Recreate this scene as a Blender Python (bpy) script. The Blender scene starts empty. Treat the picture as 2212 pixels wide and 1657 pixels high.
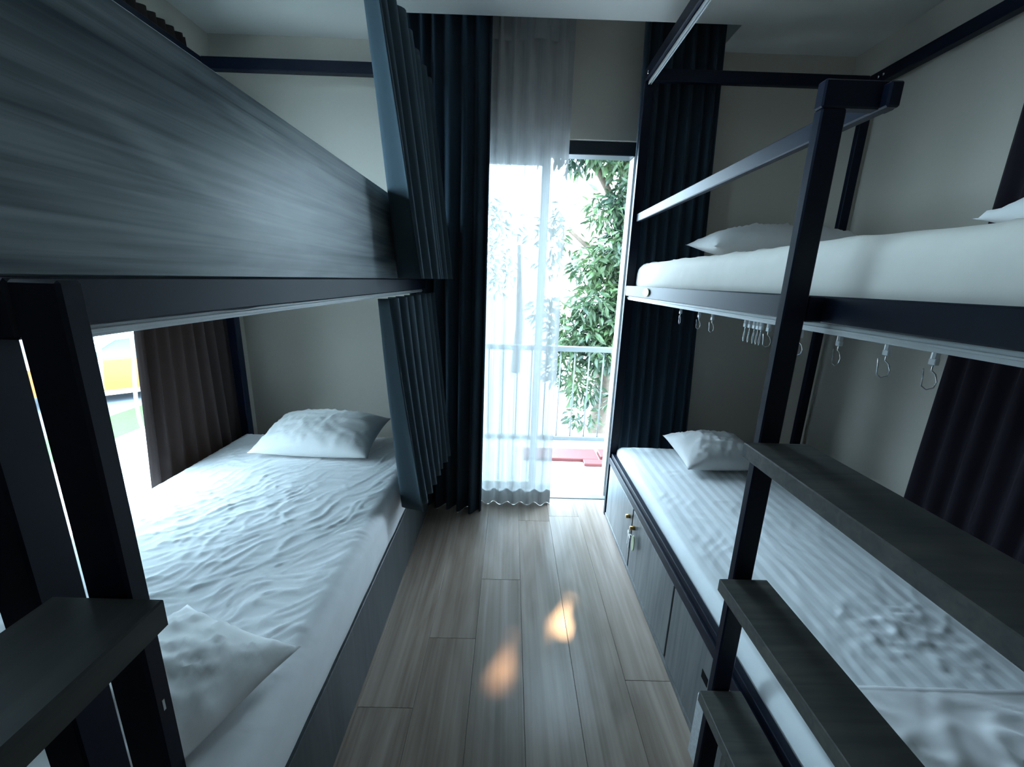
import bpy, bmesh, math, random
from mathutils import Vector, Matrix, noise
random.seed(7)
scene = bpy.context.scene
C = scene.collection

# ------------------------------------------------------------------ camera
PIT, YAW, ROL, FPX = .246557, .00843245, -.03180018, 891.68
Fw = Vector((math.sin(YAW)*math.cos(PIT), math.cos(YAW)*math.cos(PIT), -math.sin(PIT)))
Rt = Vector((math.cos(YAW), -math.sin(YAW), 0))
Dn = Fw.cross(Rt)
R2 = Rt*math.cos(ROL) + Dn*math.sin(ROL)
D2 = -Rt*math.sin(ROL) + Dn*math.cos(ROL)
cam = bpy.data.cameras.new('camera')
cam.sensor_fit = 'HORIZONTAL'; cam.sensor_width = 36; cam.lens = 36*FPX/2212
cam.clip_start = .02; cam.clip_end = 200
camo = bpy.data.objects.new('camera', cam); C.objects.link(camo)
U2 = -D2; B2 = -Fw
camo.matrix_world = Matrix(((R2.x, U2.x, B2.x, 0), (R2.y, U2.y, B2.y, 0), (R2.z, U2.z, B2.z, 1.5), (0, 0, 0, 1)))
scene.camera = camo

# ------------------------------------------------------------------ sky, sun, exposure
world = bpy.data.worlds.new('sky'); scene.world = world; world.use_nodes = True
bgn = world.node_tree.nodes['Background']
bgn.inputs[0].default_value = (.59, .82, 1.0, 1); bgn.inputs[1].default_value = 6.0
SUN_DIR = Vector((.20, .67, .68)).normalized()          # towards the sun
sl = bpy.data.lights.new('sun', 'SUN'); sl.energy = 1.7; sl.color = (1, .60, .30); sl.angle = math.radians(.7)
so = bpy.data.objects.new('sun', sl); C.objects.link(so)
so.rotation_euler = SUN_DIR.to_track_quat('Z', 'Y').to_euler(); so.location = (6, 12, 12)
def portal(loc, rot, sx, sy):
    l = bpy.data.lights.new('daylight_portal', 'AREA'); l.shape = 'RECTANGLE'; l.size = sx; l.size_y = sy
    l.cycles.is_portal = True
    o = bpy.data.objects.new('daylight_portal', l); C.objects.link(o); o.location = loc; o.rotation_euler = rot
portal((.07, 2.80, 1.14), (math.radians(-90), 0, 0), 1.33, 2.24)
portal((-1.88, 1.88, .82), (0, math.radians(-90), 0), 1.2, .96)
portal((-1.88, 1.39, 1.97), (0, math.radians(-90), 0), .86, 1.94)
vs = scene.view_settings
vs.view_transform = 'Standard'; vs.look = 'None'; vs.exposure = 2.15; vs.gamma = 1; vs.use_curve_mapping = False

# ------------------------------------------------------------------ materials
def nmat(name):
    m = bpy.data.materials.new(name); m.use_nodes = True
    nt = m.node_tree; nt.nodes.clear()
    out = nt.nodes.new('ShaderNodeOutputMaterial')
    return m, nt, out
def N(nt, t, **kw):
    n = nt.nodes.new(t)
    for k, v in kw.items(): setattr(n, k, v)
    return n
def setin(n, **kw):
    for k, v in kw.items(): n.inputs[k.replace('_', ' ')].default_value = v
def plain(name, col, rough=.6, spec=.5, metal=0, noise_scale=30, var=.12, bump=0., sheen=0.):
    m, nt, out = nmat(name); p = N(nt, 'ShaderNodeBsdfPrincipled'); nt.links.new(p.outputs[0], out.inputs[0])
    p.inputs['Roughness'].default_value = rough; p.inputs['Specular IOR Level'].default_value = spec
    p.inputs['Metallic'].default_value = metal
    if sheen: p.inputs['Sheen Weight'].default_value = sheen
    tc = N(nt, 'ShaderNodeTexCoord'); nz = N(nt, 'ShaderNodeTexNoise'); nz.inputs['Scale'].default_value = noise_scale
    nz.inputs['Detail'].default_value = 4
    nt.links.new(tc.outputs['Object'], nz.inputs['Vector'])
    mx = N(nt, 'ShaderNodeMix', data_type='RGBA')
    mx.inputs[6].default_value = (*[c*(1-var) for c in col], 1); mx.inputs[7].default_value = (*[min(1, c*(1+var)) for c in col], 1)
    nt.links.new(nz.outputs[0], mx.inputs[0]); nt.links.new(mx.outputs[2], p.inputs['Base Color'])
    if bump:
        b = N(nt, 'ShaderNodeBump'); b.inputs['Strength'].default_value = bump; b.inputs['Distance'].default_value = .002
        nt.links.new(nz.outputs[0], b.inputs['Height']); nt.links.new(b.outputs[0], p.inputs['Normal'])
    return m
def wood(name, ca, cb, axis='Y', rough=.4, spec=.5, fine=60, bump=.15, long=1.2, per_obj=True, ramp=(.36, .68)):
    m, nt, out = nmat(name); p = N(nt, 'ShaderNodeBsdfPrincipled'); nt.links.new(p.outputs[0], out.inputs[0])
    p.inputs['Roughness'].default_value = rough; p.inputs['Specular IOR Level'].default_value = spec
    tc = N(nt, 'ShaderNodeTexCoord'); oi = N(nt, 'ShaderNodeObjectInfo')
    add = N(nt, 'ShaderNodeVectorMath', operation='ADD')
    sc = N(nt, 'ShaderNodeVectorMath', operation='SCALE'); sc.inputs['Scale'].default_value = 23 if per_obj else 0
    cmb = N(nt, 'ShaderNodeCombineXYZ')
    for i in range(3): nt.links.new(oi.outputs['Random'], cmb.inputs[i])
    nt.links.new(cmb.outputs[0], sc.inputs[0])
    nt.links.new(tc.outputs['Object'], add.inputs[0]); nt.links.new(sc.outputs[0], add.inputs[1])
    mp = N(nt, 'ShaderNodeMapping')
    s = [fine]*3; s['XYZ'.index(axis)] = long
    mp.inputs['Scale'].default_value = s
    nt.links.new(add.outputs[0], mp.inputs[0])
    n1 = N(nt, 'ShaderNodeTexNoise'); n1.inputs['Scale'].default_value = 1; n1.inputs['Detail'].default_value = 6; n1.inputs['Distortion'].default_value = .6
    nt.links.new(mp.outputs[0], n1.inputs[0])
    mp2 = N(nt, 'ShaderNodeMapping'); s2 = [fine*.16]*3; s2['XYZ'.index(axis)] = long*1.1; mp2.inputs['Scale'].default_value = s2
    nt.links.new(add.outputs[0], mp2.inputs[0])
    n2 = N(nt, 'ShaderNodeTexNoise'); n2.inputs['Scale'].default_value = 1; n2.inputs['Detail'].default_value = 3; n2.inputs['Distortion'].default_value = 1.5
    nt.links.new(mp2.outputs[0], n2.inputs[0])
    mm = N(nt, 'ShaderNodeMath', operation='MULTIPLY_ADD'); mm.inputs[1].default_value = .55
    sub = N(nt, 'ShaderNodeMath', operation='MULTIPLY'); sub.inputs[1].default_value = .5
    nt.links.new(n2.outputs[0], sub.inputs[0]); nt.links.new(n1.outputs[0], mm.inputs[0]); nt.links.new(sub.outputs[0], mm.inputs[2])
    cr = N(nt, 'ShaderNodeValToRGB'); cr.color_ramp.elements[0].position = ramp[0]; cr.color_ramp.elements[1].position = ramp[1]
    cr.color_ramp.elements[0].color = (*ca, 1); cr.color_ramp.elements[1].color = (*cb, 1)
    nt.links.new(mm.outputs[0], cr.inputs[0])
    nt.links.new(cr.outputs[0], p.inputs['Base Color'])
    if bump:
        b = N(nt, 'ShaderNodeBump'); b.inputs['Strength'].default_value = bump; b.inputs['Distance'].default_value = .001
        nt.links.new(n1.outputs[0], b.inputs['Height']); nt.links.new(b.outputs[0], p.inputs['Normal'])
    return m
def cloth(name, col, trans=0., tcol=None, rough=.95, stripe=None, sheen=.0, weave=900, bump=.1, spec=.15):
    m, nt, out = nmat(name); p = N(nt, 'ShaderNodeBsdfPrincipled')
    p.inputs['Roughness'].default_value = rough; p.inputs['Specular IOR Level'].default_value = spec
    p.inputs['Sheen Weight'].default_value = sheen; p.inputs['Sheen Roughness'].default_value = .5
    tc = N(nt, 'ShaderNodeTexCoord'); nz = N(nt, 'ShaderNodeTexNoise'); nz.inputs['Scale'].default_value = 14; nz.inputs['Detail'].default_value = 5
    nt.links.new(tc.outputs['Object'], nz.inputs['Vector'])
    mx = N(nt, 'ShaderNodeMix', data_type='RGBA')
    mx.inputs[6].default_value = (*[c*.93 for c in col], 1); mx.inputs[7].default_value = (*[min(1, c*1.06) for c in col], 1)
    nt.links.new(nz.outputs[0], mx.inputs[0]); last = mx.outputs[2]
    if stripe:
        ax, width, depth = stripe
        sx = N(nt, 'ShaderNodeSeparateXYZ'); nt.links.new(tc.outputs['Object'], sx.inputs[0])
        ml = N(nt, 'ShaderNodeMath', operation='MULTIPLY'); ml.inputs[1].default_value = math.pi/width
        nt.links.new(sx.outputs['XYZ'.index(ax)], ml.inputs[0])
        sn = N(nt, 'ShaderNodeMath', operation='SINE'); nt.links.new(ml.outputs[0], sn.inputs[0])
        mr = N(nt, 'ShaderNodeMapRange'); setin(mr, From_Min=-.5, From_Max=.5, To_Min=1-depth, To_Max=1)
        nt.links.new(sn.outputs[0], mr.inputs[0])
        m2 = N(nt, 'ShaderNodeVectorMath', operation='SCALE'); nt.links.new(last, m2.inputs[0]); nt.links.new(mr.outputs[0], m2.inputs['Scale'])
        last = m2.outputs[0]
    nt.links.new(last, p.inputs['Base Color'])
    wv = N(nt, 'ShaderNodeTexNoise'); wv.inputs['Scale'].default_value = weave*.4; nt.links.new(tc.outputs['Object'], wv.inputs['Vector'])
    b = N(nt, 'ShaderNodeBump'); b.inputs['Strength'].default_value = bump; b.inputs['Distance'].default_value = .001
    nt.links.new(wv.outputs[0], b.inputs['Height']); nt.links.new(b.outputs[0], p.inputs['Normal'])
    if trans:
        t = N(nt, 'ShaderNodeBsdfTranslucent'); t.inputs[0].default_value = (*(tcol or col), 1)
        ms = N(nt, 'ShaderNodeMixShader'); ms.inputs[0].default_value = trans
        nt.links.new(p.outputs[0], ms.inputs[1]); nt.links.new(t.outputs[0], ms.inputs[2]); nt.links.new(ms.outputs[0], out.inputs[0])
    else:
        nt.links.new(p.outputs[0], out.inputs[0])
    return m
def sheer_mat(name, clear, col=(.66, .65, .64), tcol=(.22, .22, .22)):
    m, nt, out = nmat(name)
    tc = N(nt, 'ShaderNodeTexCoord'); mp = N(nt, 'ShaderNodeMapping'); mp.inputs['Scale'].default_value = (160, 160, 1.2)
    nt.links.new(tc.outputs['Object'], mp.inputs[0])
    nz = N(nt, 'ShaderNodeTexNoise'); nz.inputs['Scale'].default_value = 1; nz.inputs['Detail'].default_value = 3; nt.links.new(mp.outputs[0], nz.inputs[0])
    mr = N(nt, 'ShaderNodeMapRange'); setin(mr, From_Min=.3, From_Max=.7, To_Min=1-clear*1.9, To_Max=1-clear*.3); nt.links.new(nz.outputs[0], mr.inputs[0])
    tr = N(nt, 'ShaderNodeBsdfTransparent')
    d = N(nt, 'ShaderNodeBsdfDiffuse'); d.inputs[0].default_value = (*col, 1)
    t = N(nt, 'ShaderNodeBsdfTranslucent'); t.inputs[0].default_value = (*tcol, 1)
    ms = N(nt, 'ShaderNodeMixShader'); ms.inputs[0].default_value = .5
    nt.links.new(d.outputs[0], ms.inputs[1]); nt.links.new(t.outputs[0], ms.inputs[2])
    m2 = N(nt, 'ShaderNodeMixShader'); nt.links.new(mr.outputs[0], m2.inputs[0])
    nt.links.new(tr.outputs[0], m2.inputs[1]); nt.links.new(ms.outputs[0], m2.inputs[2]); nt.links.new(m2.outputs[0], out.inputs[0])
    return m
def glass_mat(name, tint=(.95, .98, .98)):
    m, nt, out = nmat(name)
    tr = N(nt, 'ShaderNodeBsdfTransparent'); tr.inputs[0].default_value = (*tint, 1)
    g = N(nt, 'ShaderNodeBsdfGlossy'); g.inputs['Roughness'].default_value = .02
    lw = N(nt, 'ShaderNodeLayerWeight'); pw = N(nt, 'ShaderNodeMath', operation='POWER'); pw.inputs[1].default_value = 5
    fr = N(nt, 'ShaderNodeMath', operation='MULTIPLY_ADD'); fr.inputs[1].default_value = .9; fr.inputs[2].default_value = .03
    nt.links.new(lw.outputs['Facing'], pw.inputs[0]); nt.links.new(pw.outputs[0], fr.inputs[0])
    ms = N(nt, 'ShaderNodeMixShader'); nt.links.new(fr.outputs[0], ms.inputs[0])
    nt.links.new(tr.outputs[0], ms.inputs[1]); nt.links.new(g.outputs[0], ms.inputs[2]); nt.links.new(ms.outputs[0], out.inputs[0])
    return m
def leaf_mat(name, ca, cb):
    m, nt, out = nmat(name)
    tc = N(nt, 'ShaderNodeTexCoord'); nz = N(nt, 'ShaderNodeTexNoise'); nz.inputs['Scale'].default_value = 2.2; nz.inputs['Detail'].default_value = 5
    nt.links.new(tc.outputs['Object'], nz.inputs['Vector'])
    cr = N(nt, 'ShaderNodeValToRGB'); cr.color_ramp.elements[0].position = .38; cr.color_ramp.elements[1].position = .62
    cr.color_ramp.elements[0].color = (*ca, 1); cr.color_ramp.elements[1].color = (*cb, 1)
    nt.links.new(nz.outputs[0], cr.inputs[0])
    p = N(nt, 'ShaderNodeBsdfPrincipled'); p.inputs['Roughness'].default_value = .4; nt.links.new(cr.outputs[0], p.inputs['Base Color'])
    t = N(nt, 'ShaderNodeBsdfTranslucent'); nt.links.new(cr.outputs[0], t.inputs[0])
    ms = N(nt, 'ShaderNodeMixShader'); ms.inputs[0].default_value = .3
    nt.links.new(p.outputs[0], ms.inputs[1]); nt.links.new(t.outputs[0], ms.inputs[2]); nt.links.new(ms.outputs[0], out.inputs[0])
    return m

M = {}
M['wall'] = plain('painted wall', (.585, .54, .475), .85, .2, noise_scale=90, var=.03, bump=.05)
M['ceil'] = plain('painted ceiling', (.70, .69, .66), .9, .2, noise_scale=60, var=.02)
M['metal'] = plain('black powder coated steel', (.0012, .0045, .016), .44, .22, noise_scale=260, var=.1, bump=.03)
M['frame'] = plain('black aluminium', (.008, .014, .022), .4, .5, var=.1)
M['alu'] = plain('white aluminium track', (.60, .62, .62), .38, .5, var=.05)
M['board'] = wood('grey laminate board', (.030, .050, .062), (.24, .275, .285), 'Y', .32, .5, 60, .06, 1.4, ramp=(.38, .64))
M['panel'] = wood('grey laminate panel', (.085, .098, .11), (.20, .21, .215), 'Z', .38, .5, 50, .06, 1.5)
M['base'] = wood('shaded dark teal laminate', (.030, .040, .046), (.075, .085, .088), 'Z', .4, .4, 50, .06, 1.5)  # darker laminate, with the shadow on the left base also in its colour
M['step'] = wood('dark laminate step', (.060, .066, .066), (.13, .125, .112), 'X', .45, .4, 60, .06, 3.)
M['step_shade'] = wood('dark laminate step', (.030, .033, .034), (.06, .06, .055), 'Y', .5, .35, 60, .06, 1.)  # dimmer copy of the step laminate, left ladder's shade put into the colour
M['floor'] = wood('brown grey wood floor', (.19, .142, .112), (.40, .32, .27), 'Y', .28, .5, 42, .10, 1.0)
M['joint'] = plain('dark floor joint', (.03, .026, .024), .7, .3)
M['curt'] = cloth('slate blue curtain cloth', (.040, .062, .076), sheen=.05)
M['curtd'] = cloth('navy curtain cloth', (.026, .045, .064), sheen=.05)
M['curtb'] = cloth('dark brown curtain cloth', (.050, .037, .036), trans=.16, tcol=(.17, .115, .085), sheen=.03)
M['curtp'] = cloth('dark plum curtain cloth', (.022, .017, .025), sheen=.03)
M['sheer'] = sheer_mat('white sheer voile', .085)
M['sheerh'] = sheer_mat('white sheer heading', .03)
M['sheet'] = cloth('white cotton sheet', (.87, .87, .88), rough=.85, spec=.2)
M['sheetw'] = cloth('cream cotton sheet', (.92, .87, .80), rough=.85, spec=.2)
M['sheets'] = cloth('white striped cotton sheet', (.87, .90, .92), rough=.8, spec=.25, stripe=('X', .026, .16))
M['pill'] = cloth('white pillow cotton', (.78, .77, .76), rough=.85, spec=.2)
M['brass'] = plain('brass', (.55, .33, .12), .3, .5, metal=1, var=.1)
M['steel'] = plain('bright steel', (.6, .62, .64), .25, .5, metal=1, var=.1)
M['tag'] = plain('pale green plastic', (.55, .62, .40), .5, var=.05)
M['tagy'] = plain('pale yellow plastic', (.72, .70, .38), .5, var=.05)
M['plastic'] = plain('white nylon', (.72, .74, .76), .4, var=.05)
M['dark'] = plain('recess shade', (.004, .004, .006), .8, .1)  # near-black standing in for the shade in holes and gaps
M['rubber'] = plain('black rubber', (.01, .01, .01), .8, .2)
M['glass'] = glass_mat('clear glass')
M['cglass'] = plain('tinted car glass', (.10, .16, .16), .08, .6, var=.1)
M['tile'] = plain('white exterior tile', (.50, .50, .49), .5, .4, noise_scale=6, var=.06)
M['asph'] = plain('pale asphalt', (.36, .37, .39), .9, .2, noise_scale=3, var=.15)
M['street'] = plain('blue grey asphalt', (.10, .115, .14), .9, .2, noise_scale=3, var=.15)
M['grass'] = plain('grass', (.035, .085, .02), .9, .2, noise_scale=25, var=.4)
M['red'] = plain('red glazed tile', (.17, .035, .035), .5, .4, noise_scale=10, var=.2)
M['sill'] = plain('blue grey stone sill', (.20, .25, .27), .35, .5, noise_scale=20, var=.15)
M['white'] = plain('white painted metal', (.75, .75, .72), .5, var=.04)
M['rail'] = plain('grey painted railing', (.10, .12, .13), .4, .5, var=.1)
M['orange'] = plain('orange car paint', (.34, .085, .018), .3, .5, var=.05)
M['bark'] = plain('brown bark', (.11, .085, .065), .9, .2, noise_scale=14, var=.5, bump=.6)
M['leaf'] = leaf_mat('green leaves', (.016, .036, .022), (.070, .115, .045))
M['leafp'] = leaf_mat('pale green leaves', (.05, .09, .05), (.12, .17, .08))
M['mat'] = plain('white terry cloth', (.62, .64, .66), .95, .1, noise_scale=70, var=.18, bump=1.)

# ------------------------------------------------------------------ builders
WP = {}
def tag(o, label=None, cat=None, group=None, kind=None):
    if label: o['label'] = label
    if cat: o['category'] = cat
    if group: o['group'] = group
    if kind: o['kind'] = kind
    return o
def thing(name, loc, label, cat, group=None):
    o = bpy.data.objects.new(name, None); o.empty_display_size = .1; C.objects.link(o); o.location = loc
    WP[o.name] = Vector(loc); return tag(o, label, cat, group)
def mobj(name, verts, faces, mat, parent=None, smooth=False, origin=None):
    vs_ = [Vector(v) for v in verts]
    lo = Vector([min(v[i] for v in vs_) for i in range(3)]); hi = Vector([max(v[i] for v in vs_) for i in range(3)])
    og = Vector(origin) if origin is not None else Vector(((lo.x+hi.x)/2, (lo.y+hi.y)/2, lo.z))
    me = bpy.data.meshes.new(name); me.from_pydata([v-og for v in vs_], [], faces)
    me.materials.append(M[mat] if isinstance(mat, str) else mat)
    if smooth: me.polygons.foreach_set('use_smooth', [True]*len(me.polygons))
    me.update()
    o = bpy.data.objects.new(name, me); C.objects.link(o); WP[o.name] = og
    if parent: o.parent = parent; o.location = og - WP[parent.name]
    else: o.location = og
    return o
def bm_data(bm):
    bm.verts.index_update()
    r = [v.co.copy() for v in bm.verts], [[v.index for v in f.verts] for f in bm.faces]
    bm.free(); return r
def boxd(x0, x1, y0, y1, z0, z1, bev=0.):
    bm = bmesh.new(); bmesh.ops.create_cube(bm, size=1)
    for v in bm.verts:
        v.co = Vector(((x0+x1)/2+v.co.x*(x1-x0), (y0+y1)/2+v.co.y*(y1-y0), (z0+z1)/2+v.co.z*(z1-z0)))
    if bev: bmesh.ops.bevel(bm, geom=bm.edges[:], offset=bev, segments=1, affect='EDGES', profile=.5)
    return bm_data(bm)
def join(*ds):
    V, F = [], []
    for v, f in ds:
        n = len(V); V += list(v); F += [[i+n for i in q] for q in f]
    return V, F
def box(name, x0, x1, y0, y1, z0, z1, mat, parent=None, bev=.003):
    return mobj(name, *boxd(min(x0, x1), max(x0, x1), min(y0, y1), max(y0, y1), min(z0, z1), max(z0, z1), bev), mat, parent)
def tubed(pts, rad, seg=8, closed_ends=True):
    pts = [Vector(p) for p in pts]; n = len(pts)
    rads = rad if isinstance(rad, (list, tuple)) else [rad]*n
    V, F = [], []
    up = None
    for i, p in enumerate(pts):
        t = (pts[min(i+1, n-1)]-pts[max(i-1, 0)]).normalized()
        if up is None: up = Vector((0, 0, 1)) if abs(t.z) < .9 else Vector((1, 0, 0))
        a = t.cross(up).normalized(); b = a.cross(t).normalized(); up = b
        for k in range(seg):
            an = 2*math.pi*k/seg
            V.append(p+(a*math.cos(an)+b*math.sin(an))*rads[i])
    for i in range(n-1):
        for k in range(seg):
            F.append([i*seg+k, i*seg+(k+1) % seg, (i+1)*seg+(k+1) % seg, (i+1)*seg+k])
    if closed_ends:
        F.append(list(range(seg))[::-1]); F.append([(n-1)*seg+k for k in range(seg)])
    return V, F
def tube(name, pts, rad, mat, parent=None, seg=8):
    return mobj(name, *tubed(pts, rad, seg), mat, parent, smooth=True)
def struct(o): o['kind'] = 'structure'; return o
def fnoise(x, y, z=0.): return noise.noise(Vector((x, y, z)))

# ------------------------------------------------------------------ the room
YF, XL, XRW, ZC, YB = 2.68, -1.72, 1.89, 2.765, -2.2
fl = struct(mobj('floor', *boxd(XL-.15, XRW+.15, YB-.15, YF-.02, -.12, -.010), 'joint'))
random.seed(11)
SEAM = .09; PW = .199; PL = 1.45
first = {0: 1.817, -1: 1.452, -2: 1.151, 2: 2.42, 1: 2.36, 3: 1.277, -3: 1.9}
for k in range(-9, 9):
    xa = SEAM+PW*(k-1)
    xb = xa+PW
    xa_, xb_ = max(xa, XL), min(xb, XRW)
    if xb_-xa_ < .02: continue
    j = first.get(k, 1.0+random.random()*1.2)
    ys = [YB]; y = j-PL*4
    while y < YF-.03:
        if y > YB+.1: ys.append(y)
        y += PL
    if YF-.03-ys[-1] < .06: ys.pop()
    ys.append(YF-.03)
    for a, b in zip(ys, ys[1:]):
        box('plank', xa_+.0004, xb_-.0004, a+.0004, b-.0004, -.012, 0, 'floor', fl, .0009)

DX0, DX1, DZ = -.60, .735, 2.305       # door opening
wt = .16
struct(mobj('wall_far', *join(boxd(XL-.15, DX0, YF, YF+wt, 0, 3.0), boxd(DX1, XRW+.15, YF, YF+wt, 0, 3.0), boxd(DX0, DX1, YF, YF+wt, DZ, 3.0)), 'wall'))
struct(mobj('wall_right', *boxd(XRW, XRW+.15, YB, YF, 0, 3.0), 'wall'))
struct(mobj('wall_back', *boxd(XL-.15, XRW+.15, YB-.15, YB, 0, 3.0), 'wall'))
WY0, WY1, WZ0, WZ1 = .42, 2.36, .22, 2.40   # window openings in the left wall: narrow low, wide high, split to balance the light
WYL, WZM = 1.40, 1.42
struct(mobj('wall_left', *join(boxd(XL-.15, XL, YB, WY0, 0, 3.0), boxd(XL-.15, XL, WY1, YF, 0, 3.0), boxd(XL-.15, XL, WY0, WY1, 0, WZ0), boxd(XL-.15, XL, WY0, WY1, WZ1, 3.0), boxd(XL-.15, XL, WY0, WYL, WZ0, WZM+.12), boxd(XL-.15, XL, WYL, WY1, WZM, WZM+.12)), 'wall'))
PX0, PX1, PY = -.70, 1.11, 2.43        # curtain pocket in the ceiling
struct(mobj('ceiling', *join(boxd(XL, XRW, YB, PY, ZC, 3.0), boxd(XL, PX0, PY, YF, ZC, 3.0), boxd(PX1, XRW, PY, YF, ZC, 3.0), boxd(PX0, PX1, PY, YF, 2.96, 3.0)), 'ceil'))

# door to the balcony
d1 = struct(thing('door_1', (0, YF+.08, 0), None, None))
box('door_head', DX0, DX1, YF+.02, YF+.12, DZ-.075, DZ-.001, 'frame', d1)
box('door_jamb', DX0+.001, DX0+.045, YF+.02, YF+.12, 0.001, DZ-.075, 'frame', d1)
box('door_jamb', DX1-.030, DX1-.001, YF+.02, YF+.12, 0.001, DZ-.075, 'alu', d1)
lf = mobj('door_leaf', *join(boxd(-.55, -.505, YF+.05, YF+.08, .02, DZ-.077), boxd(.165, .215, YF+.05, YF+.08, .02, DZ-.077), boxd(-.505, .165, YF+.05, YF+.08, .02, .08), boxd(-.505, .165, YF+.05, YF+.08, DZ-.13, DZ-.077)), 'alu', d1)
mobj('pane', *boxd(-.505, .165, YF+.062, YF+.068, .08, DZ-.13), 'glass', lf)
box('door_sill', DX0, DX1, YF-.03, YF+.17, -.03, .006, 'sill', d1)
# window in the left wall
w1 = struct(thing('window_1', (XL-.1, 1.3, WZ0), None, None))
xw = XL-.10
def win_unit(p, ya, yb, za, zb, mull):
    e = .001; w = .05
    parts = [boxd(xw-.03, xw+.03, ya+e, ya+w, za+e, zb-e), boxd(xw-.03, xw+.03, yb-w, yb-e, za+e, zb-e), boxd(xw-.03, xw+.03, ya+w, yb-w, za+e, za+w), boxd(xw-.03, xw+.03, ya+w, yb-w, zb-w, zb-e)]
    parts += [boxd(xw-.03, xw+.03, m-.022, m+.022, za+w, zb-w) for m in mull]
    mobj('window_frame', *join(*parts), 'white', p)
    edges = [ya+w]+[q for m in mull for q in (m-.022, m+.022)]+[yb-w]
    for a, b in zip(edges[::2], edges[1::2]):
        mobj('pane', *boxd(xw-.004, xw+.004, a, b, za+w, zb-w), 'glass', p)
win_unit(w1, WYL, WY1, WZ0, WZM, [])
w2 = struct(thing('window_2', (XL-.1, 1.3, WZM+.12), None, None))
win_unit(w2, WY0, WY1, WZM+.12, WZ1, [1.05, 1.70])

# ------------------------------------------------------------------ outside setting
struct(mobj('balcony_floor', *boxd(-3.0, 4.2, YF+.175, 4.0, -.25, -.012), 'tile'))
struct(mobj('terrace_floor', *boxd(-2.95, XL-.155, -2.5, YF+.17, -.25, -.012), 'tile'))
struct(mobj('ground', *boxd(-60, 60, -20, 90, -1.8, -1.5), 'asph'))
struct(mobj('street', *boxd(-40, -4.0, -15, 60, -1.52, -1.485), 'street'))
struct(mobj('grass_verge', *boxd(-8.1, -6.95, -3, 30, -1.51, -1.45), 'grass'))
struct(mobj('pavement', *boxd(-6.93, -3.0, -6, 30, -1.51, -1.44), 'tile'))

# ------------------------------------------------------------------ generic soft goods
def pad(name, x0, x1, y0, y1, z0, z1, r, mat, label, cat, nx, ny, wr, sag=.0, group=None):
    """Rounded mattress in its sheet; wr(x, y) gives crease height of the top."""
    def ax(a, b, n):
        o = []
        for q in (0, .06, .15, .28, .45, .68): o.append(a+r*q)
        for i in range(n+1): o.append(a+r+(b-a-2*r)*i/n)
        for q in (.68, .45, .28, .15, .06, 0): o.append(b-r*q)
        return o
    X, Y = ax(x0, x1, nx), ax(y0, y1, ny); V = []; F = []
    for yy in Y:
        for xx in X:
            d = min(xx-x0, x1-xx, yy-y0, y1-yy); z = z1
            if d < r: z = z1-(r-math.sqrt(max(0, r*r-(r-d)**2)))
            e = min(1, d/r)
            V.append(Vector((xx, yy, z+wr(xx, yy)*(.25+.75*e))))
    w = len(X); h = len(Y)
    for j in range(h-1):
        for i in range(w-1): F.append([j*w+i, j*w+i+1, (j+1)*w+i+1, (j+1)*w+i])
    rim = [i for i in range(w)]+[j*w+w-1 for j in range(1, h)]+[(h-1)*w+i for i in range(w-2, -1, -1)]+[j*w for j in range(h-2, 0, -1)]
    prev = rim; m = len(rim); cx, cy = (x0+x1)/2, (y0+y1)/2
    zr = z1-r
    for q, off in ((.3, .001), (.6, .002), (.9, .0), (1., -.010)):
        cur = []
        for idx in rim:
            v = V[idx]; n = Vector((1 if v.x > x1-.001 else -1 if v.x < x0+.001 else 0, 1 if v.y > y1-.001 else -1 if v.y < y0+.001 else 0, 0))
            o = off+.002*fnoise(v.x*9, v.y*9, q*3)
            V.append(Vector((v.x+n.x*o, v.y+n.y*o, v.z+(z0-v.z)*q))); cur.append(len(V)-1)
        for i in range(m): F.append([prev[i], cur[i], cur[(i+1) % m], prev[(i+1) % m]])
        prev = cur
    F.append(prev[::-1])
    o = mobj(name, V, F, mat, smooth=True); return tag(o, label, cat, group)
def crease(x, y, ang, sx, sy, seed, p=4):
    c, s = math.cos(ang), math.sin(ang)
    a, b = x*c+y*s, -x*s+y*c
    wx = .12*fnoise(x*5, y*5, seed+9)
    n = abs(fnoise((a+wx)*sx, (b+wx)*sy, seed))
    return (1-min(1, n*2.2))**p
def pillow(name, c, L, W, H, yaw, mat, label, seed=0, pitch=0, group=None, cat='pillow', droop=0., wrk=1.):
    n = 44; m = 30; V = []; F = []; idx = {}
    R = Matrix.Rotation(yaw, 3, 'Z') @ Matrix.Rotation(pitch, 3, 'X')
    for side in (1, -1):
        for j in range(m+1):
            for i in range(n+1):
                u = -1+2*i/n; v = -1+2*j/m
                edge = i in (0, n) or j in (0, m)
                if side < 0 and edge: idx[(side, i, j)] = idx[(1, i, j)]; continue
                pin = 1-.09*(1-abs(u)**2)*abs(v)**6; pin2 = 1-.07*(1-abs(v)**2)*abs(u)**6
                t = max(0, (1-abs(u)**2.6))**.62*max(0, (1-abs(v)**2.6))**.62
                x = u*L/2*pin2; y = v*W/2*pin
                wr = wrk*(.012*crease(x, y, .5+seed, 7, 22, seed)+.010*crease(x, y, -.9+seed, 6, 20, seed+4)+.008*fnoise(x*6, y*6, seed))*(t**.4)
                z = (H*.62*t+wr) if side > 0 else -H*.38*t
                z -= droop*(abs(u)**2)
                idx[(side, i, j)] = len(V); V.append(Vector(c)+R @ Vector((x, y, z)))
        for j in range(m):
            for i in range(n):
                q = [idx[(side, i, j)], idx[(side, i+1, j)], idx[(side, i+1, j+1)], idx[(side, i, j+1)]]
                F.append(q if side > 0 else q[::-1])
    o = mobj(name, V, F, mat, smooth=True); return tag(o, label, cat, group)
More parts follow.
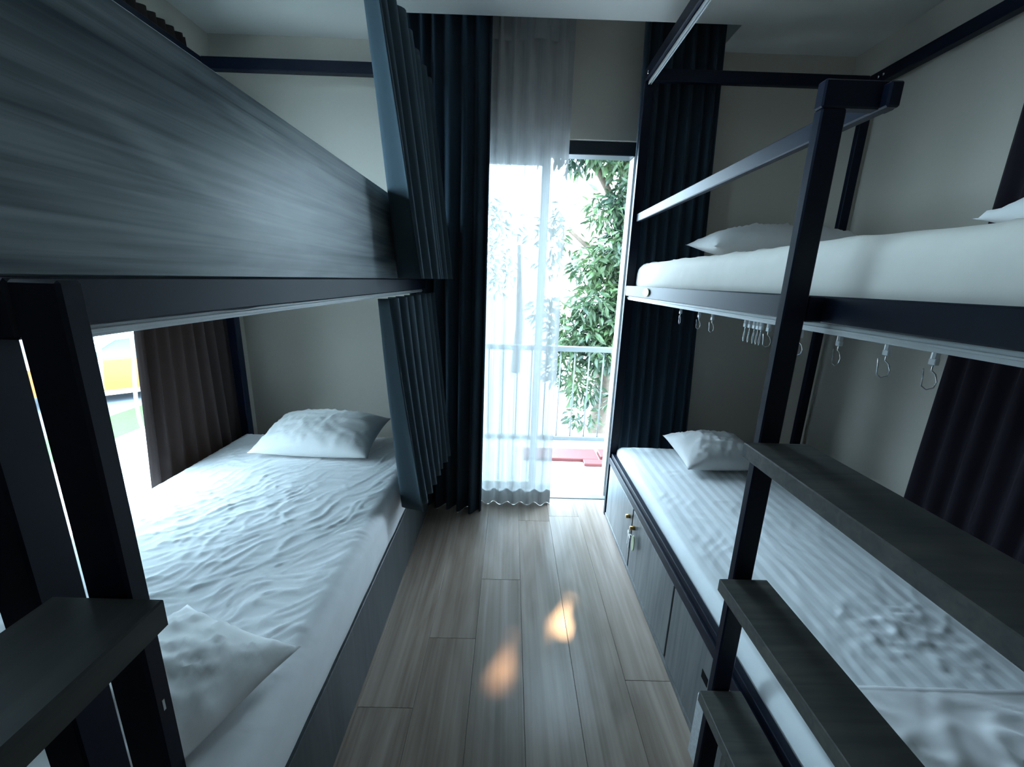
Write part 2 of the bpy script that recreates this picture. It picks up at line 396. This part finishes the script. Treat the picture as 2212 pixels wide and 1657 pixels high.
def curtain(name, top, bot, n, amp, mat, label, seed=0, nz=22, solid=.004, ampb=None, per=14, hem=.0, cat='curtain', sharp=1.0, phase=0., parent=None, zlim=None, off=0.):
    """Pleated cloth between the line top=(p0,p1) and bot=(p0,p1); pleats run along the line's horizontal normal."""
    t0, t1, b0, b1 = [Vector(p) for p in (*top, *bot)]
    ampb = amp if ampb is None else ampb
    S = n*per; V = []; F = []
    for j in range(nz+1):
        t = j/nz
        if zlim: t = zlim[0]+(zlim[1]-zlim[0])*t
        for i in range(S+1):
            s = i/S
            sw = s+.25/n*fnoise(s*n*.6, t*.8, seed)*(1 if 0 < i < S else 0)
            p = (t0.lerp(t1, sw)).lerp(b0.lerp(b1, sw), t)
            d = (t1-t0).lerp(b1-b0, t); nn = Vector((d.y, -d.x, 0)).normalized()
            w = math.sin(2*math.pi*n*s+phase+.5*fnoise(s*n*.7, t*1.5, seed+3))
            w = math.copysign(abs(w)**sharp, w)
            a = (amp+(ampb-amp)*t)*(1+.35*fnoise(s*n*.5, t*.7, seed+6))
            p = p+nn*(a*w+off)
            if t > .99 and hem: p.z += hem*fnoise(s*n*.8, 0, seed+2)
            V.append(p)
    for j in range(nz):
        for i in range(S):
            a = j*(S+1)+i; F.append([a, a+1, a+S+2, a+S+1])
    o = mobj(name, V, F, mat, parent, smooth=True)
    if solid:
        md = o.modifiers.new('thickness', 'SOLIDIFY'); md.thickness = solid; md.offset = 0
    if not parent: tag(o, label, cat)
    return o

# ------------------------------------------------------------------ left bunk bed
LX = -.505                                # aisle face
lb = thing('bunk_bed', (-1.08, 1.44, 0), 'black steel bunk bed with tall grey wood guard board, left of the aisle', 'bunk bed')
for x in (LX, -1.66):
    for y in (.405, 2.475):
        xi = x-.024 if x == LX else x
        xo = x-.074 if x == LX else x+.05
        ya = y-.009 if y < 1 else y-.05
        box('post', xi, xo, ya, ya+.05, 0.001, 2.495, 'metal', lb)
box('side_rail', LX+.004, LX-.022, .40, 2.47, 1.432, 1.488, 'metal', lb)
box('side_rail', -1.66, -1.63, .456, 2.424, 1.432, 1.488, 'metal', lb)
box('end_rail', LX-.076, -1.608, 2.43, 2.47, 1.432, 1.488, 'metal', lb)
box('end_rail', LX-.076, -1.608, .39, .43, 1.432, 1.488, 'metal', lb)
box('guard_board', LX, LX-.022, .420, 2.47, 1.4881, 1.822, 'board', lb, .002)
box('bed_deck', LX-.032, -1.628, .457, 2.423, 1.45, 1.47, 'board', lb, .001)
box('top_beam', LX-.024, LX-.074, .388, 2.475, 2.496, 2.55, 'metal', lb)
box('top_beam', -1.66, -1.61, .388, 2.475, 2.496, 2.55, 'metal', lb)
box('top_beam', LX-.075, -1.609, 2.43, 2.475, 2.496, 2.55, 'metal', lb)
box('top_beam', LX-.075, -1.609, .388, .438, 2.496, 2.55, 'metal', lb)
tk = mobj('curtain_track', *join(boxd(LX-.026, LX-.006, .46, 2.42, 1.416, 1.431, .001), boxd(LX-.022, LX-.002, .46, 2.42, 1.4205, 1.4265, .001)), 'alu', lb)
tube('loose_wire', [(LX-.004, .50+.06*i, 1.4315+.0035*math.sin(i*.9)*(1 if i < 6 else 0)) for i in range(9)], .0015, 'alu', tk, 5)
box('curtain_track', LX-.035, LX-.015, .46, 2.42, 2.478, 2.494, 'alu', lb, .001)
box('base_board', LX, LX-.02, .457, 2.423, .028, .335, 'base', lb, .002)
box('plinth', LX-.012, LX-.03, .457, 2.423, 0.001, .027, 'dark', lb, .001)  # dark strip standing in for the shaded gap below the board
box('base_board', -1.66, -1.64, .457, 2.423, .03, .335, 'panel', lb, .002)
box('bed_deck', LX-.022, -1.638, .457, 2.423, .315, .333, 'board', lb, .001)
# ladder at its near end
for y in (-.22, .376):
    box('ladder_post', -.402, -.449, y, y+.024, .001, 1.487, 'metal', lb)
box('ladder_stub', -.4495, LX+.003, .376, .3995, 1.432, 1.4875, 'metal', lb)
box('ladder_stub', -.4495, LX+.003, -.22, -.196, 1.432, 1.4875, 'metal', lb)
for z, xe in ((1.155, -.484), (.79, -.47), (.44, -.47)):
    box('step', -.364, xe, -.24, .3755, z-.034, z, 'step_shade', lb, .002)
sc_ = mobj('scuff', *boxd(-.4025, -.4015, .385, .388, .985, 1.0), 'alu', lb)

def wr_left(x, y):
    a = .0042*crease(x, y, .95, 2.5, 20, 1, 7)+.0036*crease(x, y, .55, 3, 27, 5, 7)+.003*crease(x, y, .75, 2, 12, 7, 3)
    g = math.exp(-((x+1.15)**2/.16+(y-1.55)**2/.10))
    a += g*(.0045*crease(x, y, -.3, 13, 16, 11, 6)+.0035*crease(x, y, 1.3, 15, 20, 15, 6))
    return a+.006*fnoise(x*3, y*3)
pad('mattress', -1.632, LX-.004, .47, 2.418, .3356, .535, .055, 'sheet', 'mattress in crumpled plain white sheet on the lower left bunk', 'mattress', 130, 220, wr_left)
pillow('pillow', (-1.03, 2.185, .622), .64, .40, .165, -.04, 'pill', 'white pillow against the far wall on the lower left bunk', 2, pitch=.22, wrk=.8)
pillow('pillow', (-.775, .65, .592), .54, .40, .11, 1.25, 'pill', 'creased white pillow at the near end of the lower left bunk, beside the ladder', 5, wrk=1.1)

# ------------------------------------------------------------------ right bunk bed
RX = .66
rb = thing('bunk_bed', (1.26, 1.4, 0), 'black steel bunk bed with handrail and storage base, right of the aisle', 'bunk bed')
for x, xo in ((RX, RX+.05), (1.862, 1.812)):
    for ya in (.30, 2.445):
        box('post', x, xo, ya, ya+.03, 0.001, 2.516, 'metal', rb)
box('side_rail', RX, RX+.03, .331, 2.444, 1.430, 1.486, 'metal', rb)
box('side_rail', 1.862, 1.832, .331, 2.444, 1.430, 1.486, 'metal', rb)
box('end_rail', RX+.051, 1.811, 2.447, 2.473, 1.43, 1.486, 'metal', rb)
box('end_rail', RX+.051, 1.811, .302, .328, 1.43, 1.486, 'metal', rb)
box('bed_deck', RX+.031, 1.831, .332, 2.443, 1.45, 1.47, 'board', rb, .001)
box('top_beam', RX, RX+.045, .30, 2.475, 2.517, 2.575, 'metal', rb)
tb = box('top_beam', 1.862, 1.817, .30, 2.475, 2.517, 2.575, 'metal', rb)
for yy in (2.36, 2.39): tube('bolt', [(1.8165, yy, 2.545), (1.812, yy, 2.545)], .006, 'steel', tb, 8)
box('top_beam', RX+.046, 1.816, 2.445, 2.475, 2.517, 2.575, 'metal', rb)
box('top_beam', RX+.046, 1.816, .30, .33, 2.517, 2.575, 'metal', rb)
box('handrail', RX+.020, RX+.045, .86, 2.444, 1.830, 1.873, 'metal', rb)
st = box('ladder_stub', .572, .712, .8775, .9015, 1.832, 1.880, 'metal', rb)
for y in (.28, .878):
    box('ladder_post', .574, .622, y, y+.024, .001, 1.832 if y > .5 else 1.486, 'metal', rb)
box('ladder_stub', .6215, RX-.0005, .28, .304, 1.432, 1.486, 'metal', rb)
box('ladder_stub', .6215, RX-.0005, .878, .902, 1.432, 1.486, 'metal', rb)
for z, xe in ((1.158, .686), (.795, .658), (.443, .652)):
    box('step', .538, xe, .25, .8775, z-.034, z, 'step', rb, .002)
# curtain tracks
mobj('curtain_track', *join(boxd(RX+.016, RX+.036, .34, 2.46, 1.408, 1.429, .001), boxd(RX+.012, RX+.040, .34, 2.46, 1.416, 1.421, .001)), 'alu', rb)
tk2 = mobj('curtain_track', *join(boxd(RX+.014, RX+.019, .34, 2.44, 2.496, 2.516, .001), boxd(RX+.025, RX+.030, .34, 2.44, 2.496, 2.516, .001), boxd(RX+.014, RX+.030, .34, 2.44, 2.509, 2.516, .001)), 'alu', rb)
tube('track_screw', [(RX-.006, 2.40, 2.535), (RX-.0003, 2.40, 2.535)], .008, 'steel', tk2, 10)
# storage base
box('base_rail', RX, RX+.028, .331, 2.444, .375, .418, 'metal', rb)
box('base_rail', RX+.010, RX+.034, .331, 2.444, .4185, .446, 'metal', rb, .002)
box('kick_rail', RX+.003, RX+.02, .331, 2.444, .001, .026, 'panel', rb, .002)
ys = [2.43, 1.905, 1.355, .82, .34]
for a, b in zip(ys, ys[1:]):
    dr = box('storage_door', RX+.004, RX+.022, b+.006, a-.006, .029, .369, 'panel', rb, .002)
    if b == .82: box('finger_hole', RX+.003, RX+.005, 1.045, 1.085, .25, .282, 'dark', dr, .0005)  # flat dark plate, the hole's shade put into its colour
    if a < 2.0 and a > 1.5:
        tube('cam_lock', [(RX+.003, 1.86, .291), (RX-.020, 1.86, .291)], [.011, .010], 'brass', dr, 12)
    if a > 2.0:
        tube('cam_lock', [(RX+.003, 1.950, .303), (RX-.018, 1.950, .303)], [.011, .010], 'brass', dr, 12)
box('door_backing', RX+.024, RX+.03, .34, 2.43, .028, .37, 'dark', rb, .001)
box('base_board', 1.862, 1.842, .331, 2.444, .03, .37, 'panel', rb, .002)
box('bed_deck', RX+.036, 1.841, .332, 2.443, .33, .348, 'board', rb, .001)
# number tag on the side rail
def disc(name, c, rx, rz, th, mat, parent, seg=24):
    V = []; F = []
    for xo in (0, -th):
        for k in range(seg):
            a = 2*math.pi*k/seg; V.append((c[0]+xo, c[1]+rx*math.cos(a), c[2]+rz*math.sin(a)))
    F.append(list(range(seg))); F.append([seg+k for k in range(seg)][::-1])
    for k in range(seg): F.append([k, seg+k, seg+(k+1) % seg, (k+1) % seg])
    return mobj(name, V, F, mat, parent)
nt_ = disc('number_tag', (RX-.0005, 2.06, 1.459), .046, .020, .006, 'tagy', rb)
nt_['label'] = 'pale yellow oval tag'

def wr_right(x, y):
    g = math.exp(-((x-1.25)**2/.05+(y-1.02)**2/.02))
    return .003*crease(x, y, 1.5, 5, 16, 3)+.003*fnoise(x*3, y*3, 2)+g*(.008*crease(x, y, .1, 7, 20, 8, 5)+.005*crease(x, y, -.5, 9, 24, 18, 6))
pad('mattress', RX+.038, 1.835, .345, 2.44, .3495, .505, .05, 'sheets', 'mattress in white striped sheet on the lower right bunk', 'mattress', 110, 200, wr_right)
def wr_up(x, y): return .006*crease(x, y, 1.45, 4, 12, 6)+.004*fnoise(x*3, y*3, 4)
pad('mattress', RX+.052, 1.828, .345, 2.425, 1.4715, 1.612, .055, 'sheetw', 'thick mattress in cream white sheet on the upper right bunk', 'mattress', 90, 160, wr_up)
pillow('pillow', (1.19, 2.21, .575), .46, .36, .14, .05, 'pill', 'plump white pillow on the lower right bunk by the slate curtain', 8, pitch=.16, wrk=.8)
pillow('pillow', (1.39, 2.24, 1.70), .86, .36, .17, 0, 'pill', 'long white pillow at the far end of the upper right bunk', 12, pitch=.1, wrk=.9)
pillow('pillow', (1.52, .93, 1.69), .64, .46, .17, .05, 'pill', 'white pillow by the wall curtain on the upper right bunk', 15, wrk=1.4)
# folded top sheet over the near end of the lower right mattress
V = []; F = []; nx, ny = 90, 60
for j in range(ny+1):
    for i in range(nx+1):
        x = .715+(1.82-.715)*i/nx; y = .828-(.828-.36)*j/ny
        e = min(1, (j+2)/14)
        z = .515+.004+e*(.009*crease(x, y, .5, 7, 11, 21, 2)+.008*crease(x, y, -.7, 9, 13, 25, 2)+.006*fnoise(x*9, y*9, 3))
        if j == 0: z += .004
        V.append((x, y, z))
for j in range(ny):
    for i in range(nx): F.append([j*(nx+1)+i, j*(nx+1)+i+1, (j+1)*(nx+1)+i+1, (j+1)*(nx+1)+i][::-1])
o = mobj('top_sheet', V, F, 'sheet', smooth=True); tag(o, 'rumpled white top sheet folded across the near end of the lower right mattress', 'sheet')
md = o.modifiers.new('thickness', 'SOLIDIFY'); md.thickness = .006; md.offset = 1
# keys hanging from the lock
ky = thing('key_ring', (RX-.012, 1.86, .16), 'key ring with pale green oval tag hanging from the storage lock', 'keys')
mobj('ring', *tubed([(RX-.012+.0*math.cos(a), 1.86+.016*math.sin(a), .268+.016*math.cos(a)) for a in [2*math.pi*k/16 for k in range(17)]], .0012, 6), 'steel', ky, True)
tgv = disc('key_tag', (RX-.010, 1.815, .235), .020, .042, .005, 'tag', ky); tgv['label'] = 'pale green oval tag'
for yy, zz in ((1.868, .20), (1.89, .21)):
    k = mobj('key', *join(boxd(RX-.016, RX-.013, yy-.004, yy+.004, zz-.03, zz+.03, .0005), tubed([(RX-.0165, yy, zz+.038), (RX-.0125, yy, zz+.038)], .012, 12)), 'steel', ky)
# curtain hooks sliding in the lower track
hook_y = [1.687, 1.516, 1.414, 1.209, 1.186, 1.163, 1.146, 1.131, 1.098, .974, .854, .741, .655]
for i, y in enumerate(hook_y):
    nm = ['first', 'second', 'third', 'fourth', 'fifth', 'sixth', 'seventh', 'eighth', 'ninth', 'tenth', 'eleventh', 'twelfth', 'thirteenth'][i]
    x = RX+.026
    cl = 3 <= i <= 7
    h = thing('curtain_hook', (x, y, 1.350), f'bare steel curtain hook under the upper right bunk, {nm} from the door', 'curtain hook', 'bare curtain hooks on the right bunk track')
    mobj('glider', *join(tubed([(x, y, 1.4075), (x, y, 1.397)], .0055, 8), boxd(x-.004, x+.004, y-.006, y+.006, 1.387, 1.397, .001)), 'plastic', h)
    a = random.uniform(-.9, .9) if not cl else 1.2
    ca, sa = math.cos(a), math.sin(a)
    prof = [(0, 1.388), (0, 1.378), (.006, 1.372), (.010, 1.360), (.008, 1.350), (0, 1.3455), (-.007, 1.351), (-.008, 1.366), (-.010, 1.380)]
    tube('hook', [(x+ca*u, y+sa*u, z) for u, z in prof], .0010, 'steel', h, 6)
# folded mat under the lowest step
V = []; F = []
o = mobj('bath_mat', *boxd(.628, .650, .86, 1.035, .004, .255, .008), 'mat'); tag(o, 'white terry mat stood on edge under the lowest right ladder step', 'mat')

# ------------------------------------------------------------------ curtains
curtain('bed_curtain', ((LX+.035, 1.45, 2.477), (LX+.035, 2.42, 2.477)), ((LX+.075, 1.75, 1.4925), (LX+.10, 2.40, 1.4925)), 7, .030, 'curt',
        'slate grey curtain gathered beside the guard board of the upper left bunk', 3, ampb=.062, phase=math.pi/2, sharp=.8)
curtain('bed_curtain', ((LX+.035, 1.52, 1.4145), (LX+.035, 2.42, 1.4145)), ((LX+.065, 1.73, .43), (LX+.10, 2.38, .43)), 7, .030, 'curt',
        'slate grey curtain gathered at the far end of the lower left bunk', 8, ampb=.058, phase=math.pi/2, sharp=.8)
curtain('window_curtain', ((-.60, 2.55, 2.945), (-.135, 2.50, 2.945)), ((-.62, 2.56, .0015), (-.170, 2.445, .0015)), 6, .028, 'curtd',
        'full height navy curtain left of the sheer at the balcony door', 13, ampb=.042, nz=30)
sh = thing('sheer_curtain', (.07, 2.565, 0), 'white sheer voile curtain in front of the balcony door', 'curtain')
curtain('voile', ((-.20, 2.575, 2.945), (.30, 2.575, 2.945)), ((-.24, 2.575, .003), (.308, 2.575, .003)), 6, .018, 'sheer', None, 17, ampb=.024, nz=30, solid=0, parent=sh)
curtain('heading', ((-.20, 2.571, 2.945), (.30, 2.571, 2.945)), ((-.20, 2.571, 2.74), (.30, 2.571, 2.74)), 2, .010, 'sheerh', None, 19, nz=6, solid=0, parent=sh, hem=.05)
curtain('hem', ((-.24, 2.569, .10), (.308, 2.569, .10)), ((-.24, 2.569, .003), (.308, 2.569, .003)), 6, .022, 'sheerh', None, 23, nz=5, solid=0, parent=sh)
curtain('window_curtain', ((.66, 2.56, 2.945), (1.085, 2.56, 2.945)), ((.715, 2.555, .02), (1.20, 2.555, .02)), 7, .026, 'curtd',
        'full height navy curtain behind the right bunk bed at the door', 29, ampb=.034, nz=30)
curtain('wall_curtain', ((-1.694, 1.98, 2.64), (-1.694, 2.46, 2.64)), ((-1.693, 1.76, .06), (-1.693, 2.62, .06)), 9, .016, 'curtb',
        'dark brown curtain backlit by the window beside the left bunk, nearest the far wall', 31, ampb=.022, nz=30)
curtain('wall_curtain', ((-1.675, -.3, 1.52), (-1.675, 1.0, 1.52)), ((-1.675, -.3, .06), (-1.675, 1.0, .06)), 12, .022, 'curtb',
        'dark curtain behind the left bunk ladder, near edge of the left window', 37, ampb=.026, nz=30)
curtain('wall_curtain', ((1.872, .2, 2.44), (1.872, 1.725, 2.44)), ((1.866, .2, .36), (1.866, 1.735, .36)), 17, .016, 'curtp',
        'dark plum pleated curtain on the right wall behind the bunk bed', 41, ampb=.018, nz=24, per=12)

# ------------------------------------------------------------------ outside
br = thing('balcony_railing', (.6, 3.80, -.012), 'grey metal railing along the balcony edge outside the door', 'railing')
box('top_rail', -2.9, 4.1, 3.78, 3.83, .868, .915, 'rail', br)
box('bottom_rail', -2.9, 4.1, 3.785, 3.825, -.0115, .028, 'rail', br)
for i in range(43):
    x = -2.2+.134*i
    if x > 3.5: break
    tube('baluster', [(x, 3.805, .029), (x, 3.805, .867)], .0065, 'rail', br, 6)
tr_ = thing('terrace_railing', (-2.86, 2.2, -.012), 'white curly iron railing outside the left window', 'railing')
box('top_rail', -2.88, -2.84, -.5, 3.7, 1.35, 1.385, 'white', tr_)
box('bottom_rail', -2.88, -2.84, -.5, 3.7, .03, .06, 'white', tr_)
for i in range(16):
    y = -.3+.26*i
    pts = []
    for k in range(21):
        t = k/20; z = 1.35-1.0*t
        pts.append((-2.86, y+.035*math.sin(t*math.pi*1.6), z))
    for k in range(1, 9):
        a = k/8*math.pi*.8
        pts.append((-2.86, pts[20][1]+.10*(1-math.cos(a)), .35-.14*math.sin(a)))
    tube('bar', pts, .012, 'white', tr_, 6)
for i in range(6):
    y = -.45+.8*i
    box('railing_post', -2.875, -2.845, y, y+.03, -.0115, 1.35, 'white', tr_)
for nm, a, lab in (('roof_tile', (.15, .80, 3.30, 3.52, -.011, .018), 'long dull red board lying on the balcony floor'),
                   ('roof_tile', (.66, 1.25, 3.21, 3.30, -.011, .016), 'short pinkish red board lying in front of the long one on the balcony'),
                   ('roof_tile', (.82, 1.45, 3.33, 3.50, -.011, .030), 'dark edged red board lying by the right end of the balcony')):
    o = box('red_board', *a, 'red', None, .004); tag(o, lab, 'board', 'red boards on the balcony')

def leafd(p, d, n, L, W):
    s = d.cross(n).normalized(); n = s.cross(d).normalized()
    return [p, p+d*L*.35+s*W*.5-n*L*.03, p+d*L*.75+s*W*.32-n*L*.12, p+d*L-n*L*.25, p+d*L*.75-s*W*.32-n*L*.12, p+d*L*.35-s*W*.5-n*L*.03, p+d*L*.4+n*L*.03]
def foliage(name, clumps, mat, parent, L=(.11, .2), dens=1., skip=None):
    V = []; F = []
    for (c, r, k) in clumps:
        for q in range(int(k*dens)):
            v = Vector((random.gauss(0, 1), random.gauss(0, 1), random.gauss(0, 1))).normalized()*r*(random.random()**.45)
            v.z *= .8
            p = Vector(c)+v
            d = (v.normalized()*.6+Vector((random.uniform(-1, 1), random.uniform(-1, 1), random.uniform(-1.1, .3)))).normalized()
            n = Vector((random.uniform(-1, 1), random.uniform(-1, 1), random.uniform(.2, 1.4))).normalized()
            if abs(d.dot(n)) > .95: continue
            if skip and skip(p): continue
            l = random.uniform(*L); b = len(V)
            V += leafd(p, d, n, l, l*random.uniform(.24, .36))
            F += [[b, b+1, b+6], [b+1, b+2, b+6], [b+2, b+3, b+6], [b+3, b+4, b+6], [b+4, b+5, b+6], [b+5, b, b+6]]
    return V, F
# sun patches on the floor; leaves are left out to shape them
HOLES = [((.012, 1.325), (.25, 1), .075, .022), ((.275, 1.555), (.38, 1), .12, .022)]
def in_hole(p, grow=.0):
    t = p.z/SUN_DIR.z; x, y = p.x-SUN_DIR.x*t, p.y-SUN_DIR.y*t
    for (c, ax, a, b) in HOLES:
        n = math.hypot(*ax); ux, uy = ax[0]/n, ax[1]/n
        dx, dy = x-c[0], y-c[1]; u = dx*ux+dy*uy; w = -dx*uy+dy*ux
        if (u/(a+grow*1.4))**2+(w/(b+grow))**2 < 1: return True
    return False
tree = thing('tree', (1.45, 6.5, -1.5), 'leafy green tree with a leaning brown trunk just beyond the balcony railing', 'tree')
tube('trunk', [(1.47, 6.5, -1.5), (1.50, 6.5, -.9), (1.53, 6.5, -.2), (1.58, 6.5, .6), (1.60, 6.5, 1.5), (1.62, 6.52, 2.4), (1.66, 6.5, 3.4), (1.75, 6.4, 4.6)], [.19, .165, .15, .14, .135, .13, .12, .08], 'bark', tree, 12)
for pts, r0 in (([(1.60, 6.5, 1.4), (1.2, 6.3, 1.9), (.8, 6.2, 2.2)], .05), ([(1.62, 6.5, 2.4), (1.1, 6.3, 3.1), (.5, 6.1, 3.5), (-.2, 6, 3.7)], .06), ([(1.7, 6.5, 3.6), (2.1, 5.9, 4.3), (2.2, 5.3, 4.8)], .06),
                ([(1.58, 6.5, .8), (1.2, 6.2, .7), (.8, 6.0, .5)], .04), ([(1.64, 6.5, 3.), (2.2, 6.3, 3.4), (2.8, 6.2, 3.7)], .05), ([(1.6, 6.5, 1.8), (2.1, 6.2, 2.1), (2.6, 6.1, 2.2)], .05)):
    tube('branch', pts, [r0*(1-.25*i) for i in range(len(pts))], 'bark', tree, 7)
cl = [((1.55, 6.2, 3.3), .55, 420), ((.95, 6.2, 3.35), .5, 330), ((1.75, 6.1, 2.6), .45, 300), ((1.35, 6.1, 2.45), .38, 150), ((1.55, 6.0, 1.95), .45, 300), ((1.15, 6.1, 1.75), .35, 150),
      ((1.75, 6.0, 1.45), .40, 260), ((1.25, 6.0, 1.2), .45, 300), ((1.65, 5.9, .95), .42, 280), ((.95, 6.0, .72), .42, 260), ((1.35, 5.9, .55), .38, 220), ((.80, 6.1, .25), .35, 110), ((1.75, 5.9, .45), .3, 120),
      ((1.10, 6.0, -.05), .30, 90), ((1.65, 6.1, -.25), .2, 40), ((1.15, 6.0, -.5), .25, 40), ((.35, 6.2, 3.5), .45, 160), ((2.4, 6.2, 3.2), .8, 400), ((2.5, 6.1, 1.8), .8, 350), ((.55, 6.2, 1.05), .3, 60), ((-.2, 6.1, 3.7), .5, 140), ((.6, 6.4, 2.1), .4, 45)]
o = mobj('foliage', *foliage('foliage', cl, 'leaf', tree, dens=2.1, skip=lambda p: in_hole(p, .22)), 'leaf', tree, True); o['kind'] = 'stuff'
# unseen leaf layer added to block the sun, gaps cut for floor patches
V = []; F = []
for i in range(31):
    for j in range(44):
        for rep in range(2):
            px = -.92+1.75*(i+random.uniform(-.4, .4))/30; pz = -.05+2.45*(j+random.uniform(-.4, .4))/43
            t = random.uniform(3.6, 7.2)
            p = Vector((px, 2.84, pz))+SUN_DIR*t
            if p.z < 3.6: p = Vector((px, 2.84, pz))+SUN_DIR*random.uniform(5.5, 7.5)
            d = Vector((random.uniform(-1, 1), random.uniform(-1, 1), random.uniform(-1, .2))); d = (d-SUN_DIR*d.dot(SUN_DIR)*.8).normalized()
            n = (SUN_DIR+Vector((random.uniform(-.4, .4), random.uniform(-.4, .4), random.uniform(-.2, .4)))).normalized()
            if in_hole(p+d*.09, .066): continue
            l = random.uniform(.17, .23); b = len(V)
            V += leafd(p, d, n, l, l*.62)
            F += [[b, b+1, b+6], [b+1, b+2, b+6], [b+2, b+3, b+6], [b+3, b+4, b+6], [b+4, b+5, b+6], [b+5, b, b+6]]
o = mobj('sun_block_foliage', V, F, 'leaf', tree, True); o['kind'] = 'stuff'
def far_tree(x, y, h, r, label, n, mat='leafp', lo=.45):
    t = thing('tree', (x, y, -1.5), label, 'tree')
    tube('trunk', [(x, y, -1.5), (x+.1, y, h*.3-1.5), (x, y, h*.75-1.5)], [.16, .12, .05], 'bark', t, 8)
    c = []
    for k in range(9):
        c.append(((x+random.uniform(-r, r), y+random.uniform(-r, r)*.6, h*random.uniform(lo, 1)-1.5), r*.55, n/9))
    f = mobj('foliage', *foliage('f', c, mat, t, L=(.16, .3)), mat, t, True); f['kind'] = 'stuff'
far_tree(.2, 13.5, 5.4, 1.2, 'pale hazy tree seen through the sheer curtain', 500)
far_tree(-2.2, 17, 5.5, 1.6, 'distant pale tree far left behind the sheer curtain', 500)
far_tree(-13.5, 14.5, 3.4, 1.7, 'dark green tree behind the orange car outside the left window', 1500, 'leaf', .12)
far_tree(-18.6, 17.6, 4.6, 1.5, 'taller dark green tree farther behind the orange car', 1500, 'leaf', .12)

# orange car parked outside the left window
def car(x, y, ang):
    t = thing('car', (x, y, -1.5), 'orange car parked on the street outside the left window', 'car')
    R = Matrix.Rotation(ang, 3, 'Z'); O = Vector((x, y, -1.5))
    P = lambda u, v, w: O+R @ Vector((u, v, w))
    def prism(prof, v0, v1, inset=0):
        n = len(prof); V = [P(u, v0, w) for u, w in prof]+[P(u, v1, w) for u, w in prof]
        F = [list(range(n)), [n+i for i in range(n)][::-1]]+[[i, n+i, n+(i+1) % n, (i+1) % n] for i in range(n)]
        return V, F
    body = [(0, .32), (-.03, .55), (.05, .80), (.25, .90), (1.05, .98), (3.9, .98), (4.15, .85), (4.2, .45), (4.15, .32), (3.75, .30), (3.62, .52), (3.4, .62), (3.15, .55), (3.02, .30), (1.20, .30), (1.08, .52), (.86, .62), (.62, .55), (.50, .32)]
    b = mobj('body', *prism(body, -.85, .85), 'orange', t)
    mobj('cabin_glass', *prism([(1.0, .97), (1.65, 1.40), (1.9, 1.45), (3.3, 1.45), (3.95, .97)], -.72, .72), 'cglass', t)
    mobj('roof', *prism([(1.62, 1.40), (1.9, 1.475), (3.3, 1.475), (3.5, 1.38), (3.3, 1.43), (1.9, 1.43)], -.74, .74), 'white', t)
    for s in (-1, 1):
        mobj('pillar', *prism([(.98, .97), (1.62, 1.42), (1.70, 1.42), (1.06, .97)], s*.73-.02, s*.73+.02), 'white', t)
        mobj('pillar', *prism([(2.45, .97), (2.45, 1.45), (2.55, 1.45), (2.55, .97)], s*.73-.02, s*.73+.02), 'orange', t)
        mobj('side_sill', *prism([(1.2, .20), (1.2, .30), (3.02, .30), (3.02, .20)], s*.85-.03, s*.85+.03), 'white', t)
        for u in (.86, 3.38):
            w = mobj('wheel', *tubed([P(u, s*.68, .30), P(u, s*.86, .30)], .30, 18), 'rubber', t, True)
            mobj('hub_cap', *tubed([P(u, s*.855, .30), P(u, s*.875, .30)], .18, 12), 'steel', w)
    mobj('bumper', *prism([(-.10, .34), (-.10, .48), (.10, .48), (.10, .34)], -.86, .86), 'white', t)
    mobj('headlamp', *prism([(-.04, .58), (.0, .72), (.12, .72), (.12, .58)], -.80, -.55), 'plastic', t)
    mobj('headlamp', *prism([(-.04, .58), (.0, .72), (.12, .72), (.12, .58)], .55, .80), 'plastic', t)
car(-10.6, 8.6, math.radians(44))
